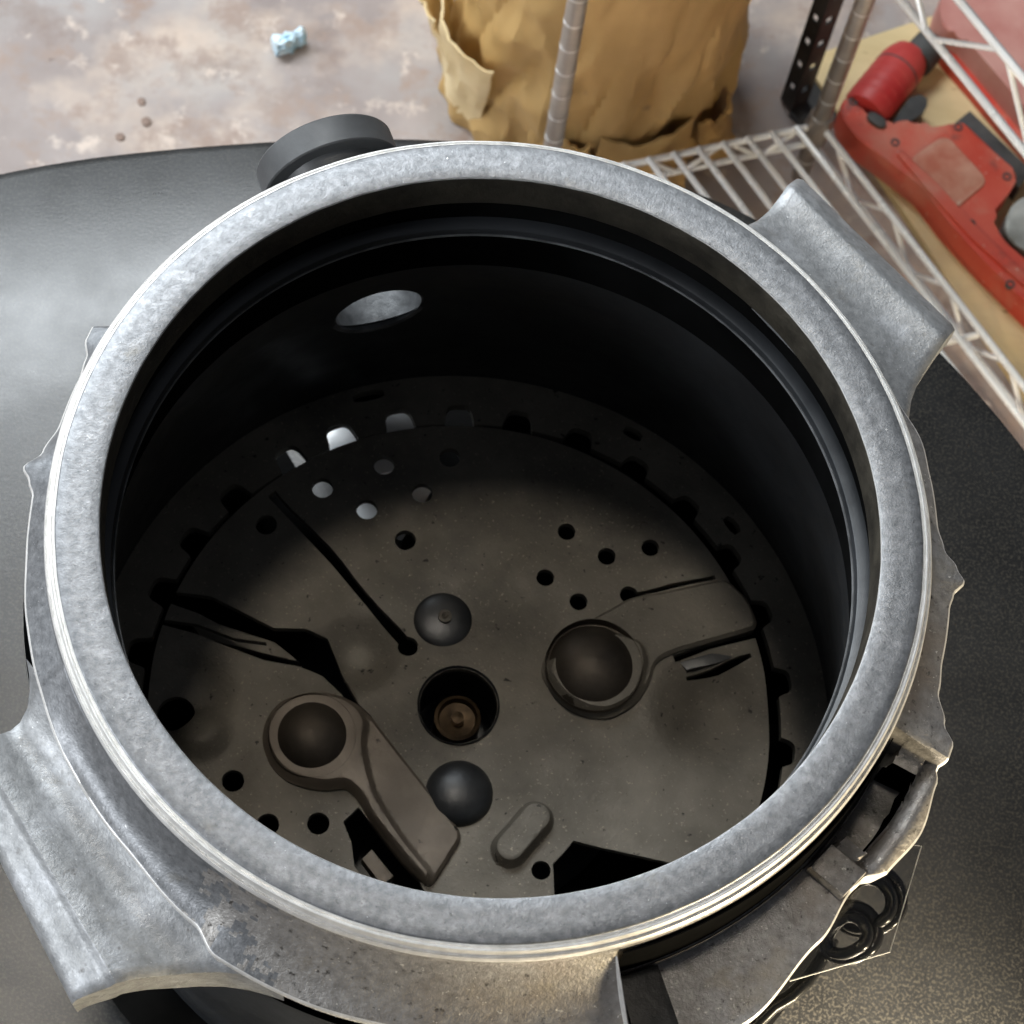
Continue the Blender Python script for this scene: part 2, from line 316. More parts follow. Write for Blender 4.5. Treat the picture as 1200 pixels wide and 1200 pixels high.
# lugs: bilinear patch between inner and outer edge with a saddle profile
def lug(name, A0, A1, B0, B1, prof, thick, parent, m_):
    """A0,A1: inner edge ends, B0,B1: outer edge ends (xy units); prof: (t, z)"""
    n = 40; vs = []; fs = []; k = len(prof)
    for i in range(n+1):
        s = i/n
        e = min(s, 1-s)*2
        a = Vector(A0).lerp(Vector(A1), s); b = Vector(B0).lerp(Vector(B1), s)
        for j, (t, z) in enumerate(prof):
            p = a.lerp(b, t)
            fl_ = 0.13*(1-t)**5; dd = (Vector(A1)-Vector(A0)).normalized()
            p = p + dd*fl_*(sm(.80, 1, s)**2 - sm(.20, 0, s)**2)
            edge = 0.012*(1-sm(0, 0.03, e)) if t > 0.02 else 0
            q = 0.0035*nz(p.x, p.y, 0, 5) + 0.001*nz(p.x, p.y, 0, 22)
            z -= .07*sm(.74, 1, s)*(1-t)**3
            vs.append(W(p.x, p.y, z - edge + q))
    top = lambda i, j: i*k+j
    off = len(vs)
    for i in range(n+1):
        for j, (t, z) in enumerate(prof):
            v = vs[top(i, j)].copy(); v.z = min(v.z - thick*U*(0.55 + 0.45*(1-t)), v.z-0.002)
            c = Vector(A0).lerp(Vector(A1), 0.5)
            vs.append(v)
    for i in range(n):
        for j in range(k-1):
            fs.append((top(i, j), top(i+1, j), top(i+1, j+1), top(i, j+1)))
            fs.append((off+top(i, j), off+top(i, j+1), off+top(i+1, j+1), off+top(i+1, j)))
        for j in (0, k-1): fs.append((top(i, j), top(i+1, j), off+top(i+1, j), off+top(i, j)))
    for i in (0, n):
        for j in range(k-1): fs.append((top(i, j), top(i, j+1), off+top(i, j+1), off+top(i, j)))
    return mesh(name, vs, fs, m_, parent, 42)
pr = [(0, -.035), (.08, -.055), (.18, -.085), (.3, -.12), (.42, -.15), (.54, -.168), (.64, -.17), (.71, -.165), (.75, -.16), (.775, -.163), (.85, -.19), (.93, -.222), (.98, -.25), (1.0, -.275)]
def ip(px, py, z): return at(px, py, z)
lug('mounting_lug', ip(858, 292, -.04), ip(1042, 486, -.04), ip(938, 206, -.26), ip(1121, 384, -.26), pr, 0.16, hs, ALUL)
pr2 = [(0, -.19), (.05, -.21), (.12, -.24), (.22, -.275), (.34, -.30), (.44, -.305), (.52, -.29), (.60, -.266), (.67, -.254), (.735, -.250), (.748, -.254), (.77, -.268), (.80, -.276), (.85, -.280), (.92, -.292), (.965, -.305), (.985, -.32), (1.0, -.34)]
lug('mounting_lug', ip(62, 806, -.12), ip(292, 1106, -.26), ip(-60, 892, -.34), ip(84, 1176, -.34), pr2, 0.21, hs, ALUL)

# inner can
can = [(1.045, -.16), (1.045, -.33), (1.043, -.36), (1.052, -.5), (1.08, -.76), (1.12, -1.0), (1.17, -1.3), (1.205, -1.50), (1.218, -1.58), (1.222, -1.63)]
NC = 180; vs = []; fs = []
mcan = len(can)
cp = []
for (r, z), (r2, z2) in zip(can, can[1:]):
    k = max(1, int(abs(z2-z)/0.012)); cp += [(r+(r2-r)*i/k, z+(z2-z)*i/k) for i in range(k)]
cp.append(can[-1]); mcan = len(cp)
for i in range(NC*2):
    t = math.radians(i*180/NC)
    for (r, z) in cp:
        vs.append(W(r*math.cos(t), r*math.sin(t), z))
# the wall is pierced by a short pipe: an oval opening round (az, z)
HA, HZ = 115.5, -.835
def inhole(i, k):
    t = (i+.5)*180/NC; z = (cp[k][1]+cp[k+1][1])/2
    return ((t-HA)/5.3)**2 + ((z-HZ)/.098)**2 < 1
A0_, A1_ = int(102*NC/180), int(130*NC/180)
K0_ = min(k for k in range(mcan) if cp[k][1] < -.62); K1_ = max(k for k in range(mcan) if cp[k][1] > -1.06)
for i in range(NC*2):
    j = (i+1) % (NC*2)
    for k in range(mcan-1):
        if not (A0_ <= i < A1_ and K0_ <= k < K1_): fs.append((i*mcan+k, j*mcan+k, j*mcan+k+1, i*mcan+k+1))
zc_ = [p[1] for p in cp]
def wall_r(z):
    for (r, a), (r2, b) in zip(can, can[1:]):
        if b <= z <= a and a > b: return r + (r2-r)*(a-z)/(a-b)
    return can[-1][0]
rect = [(i*180/NC, zc_[K0_]) for i in range(A0_, A1_+1)] + [(A1_*180/NC, zc_[k]) for k in range(K0_+1, K1_+1)] + [(i*180/NC, zc_[K1_]) for i in range(A1_-1, A0_-1, -1)] + [(A0_*180/NC, zc_[k]) for k in range(K1_-1, K0_, -1)]
oval = [(HA+7.6*math.cos(2*math.pi*k/56), HZ+.125*math.sin(2*math.pi*k/56)) for k in range(56)]
pts = [Vector((a, z*50)) for a, z in rect+oval]
for a in range(A0_+1, A1_):
    for k in range(K0_+1, K1_, 2):
        if ((a*180/NC-HA)/8.3)**2+((zc_[k]-HZ)/.14)**2 > 1: pts.append(Vector((a*180/NC, zc_[k]*50)))
nr, no = len(rect), len(oval)
Vp, _, Fp, _, _, _ = delaunay_2d_cdt(pts, [(i, (i+1) % nr) for i in range(nr)] + [(nr+i, nr+(i+1) % no) for i in range(no)], [], 0, 1e-6)
b0 = len(vs)
for v in Vp:
    a, z = math.radians(v.x), v.y/50; vs.append(W(wall_r(z)*math.cos(a), wall_r(z)*math.sin(a), z))
for f in Fp:
    c = (sum(Vp[q].x for q in f)/3, sum(Vp[q].y for q in f)/150)
    if ((c[0]-HA)/7.6)**2 + ((c[1]-HZ)/.125)**2 >= 0.985: fs.append(tuple(b0+q for q in f))
mesh('inner_can', vs, fs, CANM, hs, 40)
ca, sa = math.cos(math.radians(HA)), math.sin(math.radians(HA))
ax = Vector((ca, sa, 0.10))
revolve('pipe_stub', [(.138*U, 0), (.160*U, 0), (.160*U, .22*U), (.136*U, .22*U)], RIMM, hs, W(1.088*ca, 1.088*sa, HZ-.01), ax, n=48, closed=True)
revolve('can_rim', [(1.036*U, -.258*U), (1.012*U, -.260*U), (1.0*U, -.268*U), (.994*U, -.284*U), (.996*U, -.300*U), (1.006*U, -.314*U), (1.03*U, -.33*U)], CANM, hs, W(0, 0, 0), n=160)
revolve('rim_glint', [(.998*U, -.286*U), (.991*U, -.284*U), (.990*U, -.291*U), (.997*U, -.296*U)], RIMM, hs, W(0, 0, 0), n=160, closed=True)  # thin grey ring, paints the glint along the can's rim
# outer drum, pierced by the same pipe
dp = [(1.262, -.54)] + [(1.262+.006*k/40, -.56-1.06*k/40) for k in range(1, 41)] + [(1.245, -1.64)]
vs = [W(r*math.cos(math.radians(i*.75)), r*math.sin(math.radians(i*.75)), z) for i in range(480) for r, z in dp]; md = len(dp); fs = []
for i in range(480):
    for k in range(md-1):
        if (((i+.5)*.75-HA)/6.3)**2 + (((dp[k][1]+dp[k+1][1])/2-HZ-.012)/.135)**2 < 1: continue
        j2 = (i+1) % 480; fs.append((i*md+k, j2*md+k, j2*md+k+1, i*md+k+1))
mesh('outer_drum', vs, fs, CANM, hs, 40)
revolve('base_skirt', [(1.246*U, -1.62*U), (1.25*U, ZT*U), (1.20*U, ZT*U), (1.215*U, -1.64*U)], CANM, hs, W(0, 0, 0), n=96, a0=134, a1=455)  # left open at the back to let daylight onto the reflectors

# ---- perforated floor of the can
def f_at(px, py): return at(px, py, ZF)
def circ(c, r, n=16): return [(c[0]+r*math.cos(2*math.pi*k/n), c[1]+r*math.sin(2*math.pi*k/n)) for k in range(n)]
def slit(pts, hw):
    L = []; Rr = []
    P = [Vector(p) for p in pts]; hw = hw if isinstance(hw, list) else [hw]*len(P)
    for i, p in enumerate(P):
        t = (P[min(i+1, len(P)-1)]-P[max(i-1, 0)]).normalized(); nn = Vector((-t.y, t.x))
        j = 1 + 0.25*math.sin(i*5.3)
        L.append(tuple(p+nn*hw[i]*j)); Rr.append(tuple(p-nn*hw[i]))
    return L + Rr[::-1]
def dens(pts, k=5): return [tuple(Vector(a).lerp(Vector(b), i/k)) for a, b in zip(pts, pts[1:]) for i in range(k)] + [pts[-1]]
def inpoly(p, poly):
    x, y = p; c = False; n = len(poly); j = n-1
    for i in range(n):
        if (poly[i][1] > y) != (poly[j][1] > y) and x < (poly[j][0]-poly[i][0])*(y-poly[i][1])/(poly[j][1]-poly[i][1]+1e-12)+poly[i][0]: c = not c
        j = i
    return c
def offs(poly, ds, sp):
    a = sum(p[0]*q[1]-q[0]*p[1] for p, q in zip(poly, poly[1:]+poly[:1])); o = []; sg = 1 if a > 0 else -1
    for A, B in zip(poly, poly[1:]+poly[:1]):
        A, B = Vector(A), Vector(B); l = (B-A).length
        if l < 1e-6: continue
        t = (B-A)/l; nn = Vector((-t.y, t.x))*sg; k = max(1, round(l/sp))
        for i in range(k):
            for d in ds: o.append(A+(B-A)*((i+.5)/k)+nn*d)
    return o
def sheet(name, outer, inner, holes, hf, step, thick, m_, parent, extra=()):
    """a pressed sheet: outline, optional inner outline, holes, height function, built as a triangulated sheet with edge thickness"""
    loops = [outer] + ([inner] if inner else []) + holes
    co = []; ed = []
    for lp in loops:
        b = len(co); co += [Vector(p) for p in lp]; ed += [(b+i, b+(i+1) % len(lp)) for i in range(len(lp))]
    bb = [(min(p[0] for p in h)-.004, max(p[0] for p in h)+.004, min(p[1] for p in h)-.004, max(p[1] for p in h)+.004) for h in holes]
    rmax = max(math.hypot(*p) for p in outer); rin_ = min(math.hypot(*p) for p in inner) if inner else 0
    k = int(rmax/step)+1; rnd = random.Random(3)
    for i in range(-k, k+1):
        for j in range(-k, k+1):
            x = (i+(j % 2)*.5)*step + rnd.uniform(-.2, .2)*step; y = j*step*.9 + rnd.uniform(-.2, .2)*step
            r = math.hypot(x, y)
            if r < rmax-step*.6 and r > rin_+(step*.6 if inner else -1): co.append(Vector((x, y)))
    co += [Vector(p) for p in extra if inpoly(p, outer) and not any(b[0] < p[0] < b[1] and b[2] < p[1] < b[3] for b in bb)]
    V, E, F, _, _, _ = delaunay_2d_cdt(co, ed, [], 0, 1e-6)
    keep = []
    for f in F:
        c = ((V[f[0]].x+V[f[1]].x+V[f[2]].x)/3, (V[f[0]].y+V[f[1]].y+V[f[2]].y)/3)
        r = math.hypot(*c)
        if not inpoly(c, outer): continue
        if inner and inpoly(c, inner): continue
        if any(b[0] < c[0] < b[1] and b[2] < c[1] < b[3] and inpoly(c, h) for b, h in zip(bb, holes)): continue
        keep.append(f)
    bm = bmesh.new(); bv = [bm.verts.new(W(v.x, v.y, ZF + hf(v.x, v.y))) for v in V]
    for f in keep:
        try: bm.faces.new([bv[i] for i in f])
        except ValueError: pass
    bmesh.ops.delete(bm, geom=[v for v in bm.verts if not v.link_faces], context='VERTS')
    be = [e for e in bm.edges if e.is_boundary]
    ex = bmesh.ops.extrude_edge_only(bm, edges=be)
    for v in ex['geom']:
        if isinstance(v, bmesh.types.BMVert): v.co.z -= thick*U
    return bmobj(name, bm, m_, parent, 32)
hc = [(312, 615), (378, 572), (450, 545), (527, 536), (430, 597), (495, 578), (475, 633), (664, 623), (711, 652), (762, 642), (639, 677), (678, 705), (737, 697), (273, 915), (373, 965), (314, 966), (634, 1020)]
holes = [circ(f_at(*p), 0.036 if p[0] < 560 else 0.031, 18) for p in hc]
holes.append(circ(f_at(537, 828), 0.128, 30))
sl = slit(dens([f_at(*p) for p in ((318, 578), (350, 612), (395, 660), (440, 714), (476, 756))], 3), 0.017)
holes.append(sl); holes.append(circ(f_at(478, 758), 0.034, 16))
chan = [(192, 692), (248, 699), (321, 736), (358, 737), (384, 747), (402, 790), (420, 825), (436, 840), (433, 848), (404, 818), (378, 792), (350, 781), (310, 774), (265, 757), (228, 742), (190, 732), (190, 726), (230, 731), (275, 748), (312, 753), (259, 733), (233, 719), (196, 706)]
holes.append([f_at(*p) for p in chan])
holes.append(slit(dens([f_at(*p) for p in ((742, 697), (770, 691), (800, 684), (838, 676))], 3), 0.008))
holes.append(slit(dens([f_at(*p) for p in ((790, 772), (830, 757), (884, 744))], 3), 0.012))
holes.append(slit(dens([f_at(*p) for p in ((806, 792), (842, 783), (880, 768))], 3), [0.006, .009, .012, .014, .013, .011, .006]))
holes.append([f_at(*p) for p in ((402, 963), (420, 946), (450, 985), (488, 1026), (500, 1050), (455, 1070), (415, 1015), (412, 988))])
holes.append([f_at(*p) for p in ((672, 985), (700, 992), (790, 1012), (780, 1050), (650, 1060), (648, 1012), (660, 1000))])
holes.append(circ(f_at(205, 832), 0.062, 20))
def cap(p, a, b):
    p, a, b = Vector(p), Vector(a), Vector(b); t = max(0, min(1, (p-a).dot(b-a)/(b-a).length_squared)); return (p-(a+(b-a)*t)).length
OA, OB = f_at(597, 996), f_at(627, 961); RC = f_at(840, 835); LC = f_at(236, 858); TRI = f_at(420, 765)
ov = (Vector(OB)-Vector(OA)).normalized(); oa = math.atan2(ov.y, ov.x)
capl = [(OB[0]+.039*math.cos(oa-math.pi/2+math.pi*k/14), OB[1]+.039*math.sin(oa-math.pi/2+math.pi*k/14)) for k in range(15)] + [(OA[0]+.039*math.cos(oa+math.pi/2+math.pi*k/14), OA[1]+.039*math.sin(oa+math.pi/2+math.pi*k/14)) for k in range(15)]
def hdisc(x, y):
    h = 0.004*nz(x, y, 0, 3)
    h += 0.050*(1-sm(0.040, 0.062, cap((x, y), OA, OB)))
    d = math.hypot(x-RC[0], y-RC[1]); h -= 0.085*(1-sm(0.03, 0.24, d))
    d = math.hypot(x-LC[0], y-LC[1]); h += 0.06*(1-sm(0.03, 0.11, d))
    d = math.hypot(x-f_at(215, 815)[0], y-f_at(215, 815)[1]); h -= 0.05*(1-sm(0.06, 0.2, d))
    d = math.hypot(x-TRI[0], y-TRI[1]); h -= 0.06*(1-sm(0.02, 0.16, d))
    h += 0.012*sm(0.45, 0.0, math.hypot(x, y))
    return h
def ring_poly(r, n, var=None): return [((r if var is None else var(2*math.pi*k/n))*math.cos(2*math.pi*k/n), (r if var is None else var(2*math.pi*k/n))*math.sin(2*math.pi*k/n)) for k in range(n)]
disc = sheet('base_disc', ring_poly(1.02, 200), None, holes, hdisc, 0.017, 0.03, PLATE, hs, extra=offs(capl, (0.0, -.004, -.009, -.014, -.018, -.023, -.028), .007))
slots = [133.1, 122.6, 111.2, 99.9, 88.7, 76.8, 65, 52.9, 40.7, 28.5, 15.2, 2, -11, -24, 145.8, 157.0, 168, 180, -168, -156, -144, -132]
def inner_r(t):
    d = math.degrees(t); d = d-360 if d > 180 else d
    r = 1.030 + 0.030*(1-sm(60, 105, d))*sm(-60, -20, d) + 0.012*sm(135, 150, abs(d) if d > 0 else 150)
    for s_ in slots:
        e = abs((d-s_+180) % 360-180)
        if e < 2.75: r = max(r, 1.030 + .078*(1-(e/2.75)**4)**.5)
    return r
rh = []
for (a, r, da, dr) in ((0, 0, 0, 0),):
    pass
for (px, py, lx) in ((742, 507, 0.035), (858, 614, 0.035), (432, 462, 0.055)):
    c = f_at(px, py); t = math.atan2(c[1], c[0]); e = Vector((-math.sin(t), math.cos(t)))
    rh.append(slit([tuple(Vector(c)-e*lx), tuple(Vector(c)-e*lx*.4), tuple(Vector(c)+e*lx*.4), tuple(Vector(c)+e*lx)], [.012, .022, .022, .012]))
sheet('slotted_rim', ring_poly(1.221, 200), ring_poly(0, 1080, inner_r), rh, lambda x, y: -0.012 + 0.004*nz(x, y, 0, 5), 0.02, 0.04, PLATE, hs)
# added black blockers under the plate, keep the slots black
revolve('under_blocker', [(0, -1.99*U), (0.60*U, -1.99*U), (0.62*U, -1.97*U)], CANM, hs, W(0, 0, 0), n=48)
revolve('slot_blocker', [(.62*U, -1.985*U), (1.42*U, -1.985*U), (1.42*U, -2.0*U), (.62*U, -2.0*U)], SHADEBLK, hs, W(0, 0, 0), n=60, a0=129, a1=465, closed=True)
# added bright reflectors, make the openings above them look lit
prism('hole_reflector', [pol(1.02, 105), pol(1.22, 105), pol(1.22, 124), pol(1.02, 124)], -1.90, -1.77, BRIGHT, hs, 0.02)
prism('hole_reflector', [at(px, py, -1.93) for px, py in ((402, 588), (440, 535), (470, 535), (506, 572), (470, 645), (430, 625))], -2.04, -1.93, BRIGHT, hs, 0.0, ztop=lambda x, y: -1.985 + 0.5*max(0, 1.0-math.hypot(x, y)))
prism('notch_blocker', [at(px, py, -1.66) for px, py in ((385, 436), (482, 436), (482, 476), (385, 476))], -1.68, -1.66, SHADEBLK, hs, 0.0)  # added black block, hides the bright patch below the rim notch
# rivets, shaft, clamp plates
def dome(px, py, r, h, m_, base=0.0, flat=0.0):
    x, y = f_at(px, py)
    pr_ = [(r*U, -.02*U)] + [(r*math.cos(a)*U, (base + h*math.sin(a))*U) for a in [i*math.pi/2/10 for i in range(10)]] + [(0.0001, (base+h)*U)]
    return revolve('rivet', pr_, m_, hs, W(x, y, ZF), n=40, smooth=60)
r1 = dome(519, 727, 0.098, 0.022, DOME)
x, y = f_at(521, 726); revolve('pin', [(.022*U, .018*U), (.022*U, .036*U), (.012*U, .040*U), (0.0001, .030*U)], PLATE, r1, W(x, y, ZF), n=18)
dome(538, 930, 0.110, 0.05, DOME)
revolve('socket_wall', [(.129*U, .012*U), (.135*U, .02*U), (.131*U, -.28*U)], CANM, hs, W(*f_at(537, 828), ZF), n=40)
x, y = f_at(537, 828)
revolve('shaft', [(.078*U, -.30*U), (.078*U, -.105*U), (.066*U, -.10*U), (.060*U, -.13*U), (.022*U, -.14*U), (.020*U, -.10*U), (.0001, -.095*U)], BRASS, hs, W(x+.004, y-.004, ZF), n=36)
def shift(poly, d): return poly
PADZ = ZF+.035
c1 = f_at(367, 866)
outline = [f_at(*p) for p in ((434, 840), (470, 887), (543, 980), (503, 1044), (470, 1010), (432, 962), (420, 938), (404, 924), (385, 928), (362, 926), (335, 917), (316, 898), (306, 870), (312, 842), (330, 822), (360, 812), (395, 815), (418, 826))]
def sdist(p, poly):
    d = 9.0; P = Vector(p)
    for a, b in zip(poly, poly[1:]+poly[:1]):
        A, B = Vector(a), Vector(b); l2 = (B-A).length_squared
        t = max(0, min(1, (P-A).dot(B-A)/l2)) if l2 else 0
        d = min(d, (P-(A+(B-A)*t)).length)
    return d if inpoly(p, poly) else -d
def pressed(out, rid, base, rise, m_):
    out = rounded(out, .035, 4); rid = rounded(rid, .05, 4)
    def hf(x, y):
        e = sdist((x, y), out)
        return base*sm(-.001, .012, e)*.5 + base*.5 + rise*sm(-.004, .020, sdist((x, y), rid)) + .002*nz(x, y, 0, 9)
    return sheet('clamp_plate', out, None, [], hf, 0.011, base+.02, m_, hs, extra=[p for p in offs(rid, (-.006, .002, .010, .018, .026), .007) if sdist(p, out) > .003] + offs(out, (.005, .011), .009))
ridge = [f_at(*p) for p in ((433, 850), (428, 874), (433, 905), (442, 935), (473, 984), (508, 1026), (500, 1042), (470, 1009), (432, 961), (421, 937), (404, 922), (385, 926), (362, 924), (336, 915), (318, 897), (308, 870), (314, 843), (332, 824), (360, 814), (395, 817), (418, 828))]
cl = pressed(outline, ridge, .028, .034, PAD)
def bigdome(px, py, r, m_):
    x, y = f_at(px, py)
    return revolve('rivet', [(r*1.0*U, .045*U), (r*.985*U, .064*U), (r*.97*U, .058*U), (r*.955*U, .03*U), (r*.92*U, .028*U), (r*.84*U, .05*U), (r*.7*U, .076*U), (r*.5*U, .098*U), (r*.25*U, .111*U), (.0001, .115*U)], m_, hs, W(x, y, ZF), n=44, smooth=60)
bigdome(366, 868, 0.142, DOMEB)
outline2 = [f_at(*p) for p in ((632, 790), (640, 762), (662, 742), (700, 724), (738, 702), (775, 696), (850, 680), (876, 705), (889, 738), (840, 752), (790, 766), (768, 776), (762, 800), (746, 826), (716, 844), (684, 842), (652, 824))]
ridge2 = [f_at(*p) for p in ((636, 792), (648, 764), (672, 748), (712, 742), (752, 756), (759, 780), (750, 812), (738, 828), (712, 841), (684, 838), (655, 820))]
cl2 = pressed(outline2, ridge2, .028, .032, PLATE)
bigdome(694, 786, 0.162, DOMEB)
prism('gusset', [at(px, py, -1.70) for px, py in ((212, 716), (322, 752), (352, 776), (236, 748))], -1.73, -1.70, PLATE, hs, 0.008)
prism('terminal', [f_at(*p) for p in ((424, 1002), (436, 990), (462, 1022), (448, 1034))], ZF-.12, ZF-.05, PAD, hs, 0.008)
prism('locating_tab', [f_at(*p) for p in ((796, 775), (838, 764), (880, 752), (884, 762), (842, 776), (806, 786))], ZF-.06, ZF-.004, DOME, hs, 0.006)

# rubber plug on the side of the housing
pa = 119.4; ca, sa = math.cos(math.radians(pa)), math.sin(math.radians(pa))
revolve('rubber_plug', [(.15*U, -.03*U), (.155*U, 0), (.160*U, .055*U), (.162*U, .060*U), (.206*U, .060*U), (.210*U, .064*U), (.210*U, .143*U), (.206*U, .149*U), (.0001, .152*U)], RUBBER, hs, W(1.25*ca, 1.25*sa, -.40), (ca, sa, 0.05), n=72, smooth=30)
# loops of black cable below the front right of the ring
for (px, py, r, z) in ((1022, 1052, .082, -.66), (1019, 1056, .060, -.64), (1000, 1090, .066, -.67), (997, 1093, .044, -.65)):
    x, y = at(px, py, z)
    tube('cable_loop', [W(x + r*math.cos(a), y + r*math.sin(a), z - .10*max(0, -math.cos(a-.8))) for a in [i*2*math.pi/40 for i in range(41)]], .0030, LOOP, hs, 10)
tube('cable', [W(*at(px, py, -.8), -.8) for px, py in ((880, 1205), (905, 1180), (926, 1168), (945, 1150), (960, 1128), (975, 1100))], .0035, LOOP, hs, 10)
# clear film standing off the housing
fp = [at(px, py, -.62) for px, py in ((1079, 992), (1042, 1116), (925, 1150), (930, 1060), (1010, 985))]
bm = bmesh.new(); lo = [bm.verts.new(W(x, y, -.62)) for x, y in fp]; hi = [bm.verts.new(W(x, y, -.612)) for x, y in fp]
bm.faces.new(lo[::-1]); bm.faces.new(hi)
for i in range(5): bm.faces.new((lo[i], lo[(i+1) % 5], hi[(i+1) % 5], hi[i]))
gd = bmobj('clear_guard', bm, film, hs, None)
bm = bmesh.new(); add_tube(bm, [W(x, y, -.614) for x, y in fp[:3]], .00032, 6); bmobj('guard_edge', bm, EDGE, gd, 40)

# ------------------------------------------------------------------ wire shelf
ZS = ZG + .5
P2 = Vector((*at(958, 150, ZS), 0)); P1 = Vector((*at(640, 217, ZS), 0)); E2 = Vector((*at(1200, 462, ZS), 0))
long_ = (E2-P2).normalized(); side = (P1-P2)
print('shelf angle', math.degrees(long_.angle(side.normalized())), 'side', side.length*U)
LEN = 6.2
sh = thing('wire_shelf', 'chrome wire shelf with grooved round posts standing behind the table', 'shelf', W(P2.x, P2.y, ZG))
def V3(p, z): return W(p.x, p.y, z)
PR = 0.0089
for p in (P2, P1):
    post = tube('post', [V3(p, ZG), V3(p, ZG+7.5)], PR*1.0, POSTM, sh, 20)
    g0 = None
    for q in range(16):
        z = ZG+.2+q*.2
        if g0 is None:
            g0 = revolve('groove_ring', [(PR*.98, -.006*U), (PR*1.03, -.004*U), (PR*1.03, .004*U), (PR*.98, .006*U)], GROOVE, post, (0, 0, 0), n=20); g = g0
        else: g = g0.copy(); COL.objects.link(g)
        g.location = V3(p, z)
    revolve('collar', [(PR*1.02, -.10*U), (PR*1.45, -.10*U), (PR*1.55, 0.02*U), (PR*1.3, .13*U), (PR*1.02, .14*U)], POSTM, post, V3(p, ZS), n=24)
RW = 0.0036
for dz in (0.03, -.15):
    tube('side_rod', [V3(P2, ZS+dz), V3(P1, ZS+dz)], RW, CHROME, sh)
for base, nm in ((P2, 'long_rod'), (P1, 'long_rod')):
    for dz in (0.05, -.15):
        tube(nm, [V3(base, ZS+dz), V3(base+long_*LEN, ZS+dz)], RW, CHROME, sh)
def snake(a, b, z0, z1, n, parent):
    pts = []
    for i in range(n*2+1):
        p = a.lerp(b, i/(n*2)); d = (b-a).normalized()
        z = z0 if i % 2 == 0 else z1
        pts += [V3(p-d*.03, z), V3(p+d*.03, z)]
    return tube('snake_wire', pts, RW*.75, CHROME, parent, 8)
snake(P2+long_*.15, P2+long_*LEN, ZS+.05, ZS-.15, 11, sh)
snake(P2+side*.05, P1-side*.05, ZS+.03, ZS-.15, 3, sh)
nw = 11
for i in range(1, nw):
    s0 = P2 + side*(i/nw)
    tube('shelf_wire', [V3(s0, ZS+.062), V3(s0+long_*LEN, ZS+.062)], RW*.9, CHROME, sh, 8)
for f in (.25, .6, .95):
    a = P2+long_*LEN*f; tube('cross_rod', [V3(a, ZS-.005), V3(a+side, ZS-.005)], RW, CHROME, sh, 8)
# guard rail of the next tier, seen at the top right
Z1, Z2 = ZS+1.42, ZS+1.79
ra = P2+long_*(-.1)
for z in (Z1, Z2): tube('guard_rod', [V3(ra, z), V3(P2+long_*LEN, z)], RW*1.05, CHROME, sh, 10)
snake(P2+long_*.02, P2+long_*LEN, Z2, Z1, 7, sh)

# ------------------------------------------------------------------ slotted angle post beyond the shelf
x, y = at(925, 132, ZG); bx, by = at(968, 108, ZG)
ap = thing('slotted_angle_post', 'black slotted angle iron post with square foot plate left of the plywood', 'post', W(x, y, ZG))
d1 = Vector((bx-x, by-y, 0)).normalized(); d2 = Vector((-d1.y, d1.x, 0))
def bar(nm, o, d, wdt, h, t, slots_):
    """upright plate with real holes: built as strips round each hole"""
    bm = bmesh.new(); nrm = Vector((-d.y, d.x, 0))
    def quad(u0, u1, v0, v1):
        pts = [(u0, v0), (u1, v0), (u1, v1), (u0, v1)]
        A = [bm.verts.new(V3(o + d*u - nrm*t/2, ZG+v)) for u, v in pts]; B = [bm.verts.new(V3(o + d*u + nrm*t/2, ZG+v)) for u, v in pts]
        bm.faces.new(A); bm.faces.new(B[::-1])
        for i in range(4): bm.faces.new((A[i], A[(i+1) % 4], B[(i+1) % 4], B[i]))
    hw = wdt*.2; v = .02; quad(0, wdt/2-hw, .02, h); quad(wdt/2+hw, wdt, .02, h)
    while v < h-.2:
        quad(wdt/2-hw, wdt/2+hw, v, v+.16); v += .22
    return bmobj(nm, bm, IRON, ap, None)
o = Vector((x, y, 0))
bar('angle_flange', o, d1, .13, 6.5, .015, 0); bar('angle_flange', o+d1*.008, d2, .10, 6.5, .015, 0)
fpx = [at(px, py, ZG+.02) for px, py in ((925, 134), (945, 88), (962, 102), (985, 128), (975, 148), (940, 150))]
prism('foot_plate', fpx, ZG, ZG+.03, IRON, ap, .005)

# ------------------------------------------------------------------ plywood board with tools
ZB = ZG+.06
board = [at(px, py, ZB) for px, py in ((941, 68), (1092, 18), (1500, 520), (1290, 600))]
b_ = prism('plywood_board', board, ZG+.002, ZB, PLY, None, .012)
b_.location = (0, 0, 0); tag(b_, 'pale plywood board lying on the floor under the red tools', 'board')
def pp(z, *pts): return [at(px, py, z) for px, py in pts]
zt = ZB+.20
tl = thing('power_saw', 'red power tool with screwed cover and black trigger lying on the plywood', 'power tool', W(*at(1110, 200, ZB), ZB))
body = rounded(pp(zt, (984, 122), (995, 110), (1016, 134), (1040, 148), (1056, 141), (1070, 141), (1084, 149), (1104, 148), (1128, 140), (1194, 204), (1186, 222), (1160, 252), (1176, 282), (1204, 306), (1290, 372), (1290, 440), (1200, 352), (1150, 302), (1110, 258), (1080, 218), (1040, 188), (1005, 162), (988, 140)), .05, 3)
prism('body_shell', body, ZB, zt, RED, tl, .025, 3)
spine = rounded(pp(zt+.05, (1052, 176), (1058, 172), (1100, 212), (1150, 268), (1210, 325), (1280, 385), (1280, 398), (1200, 330), (1140, 276), (1096, 228)), .02, 3)
prism('spine_ridge', spine, zt-.03, zt+.025, RED, tl, .02, 3)
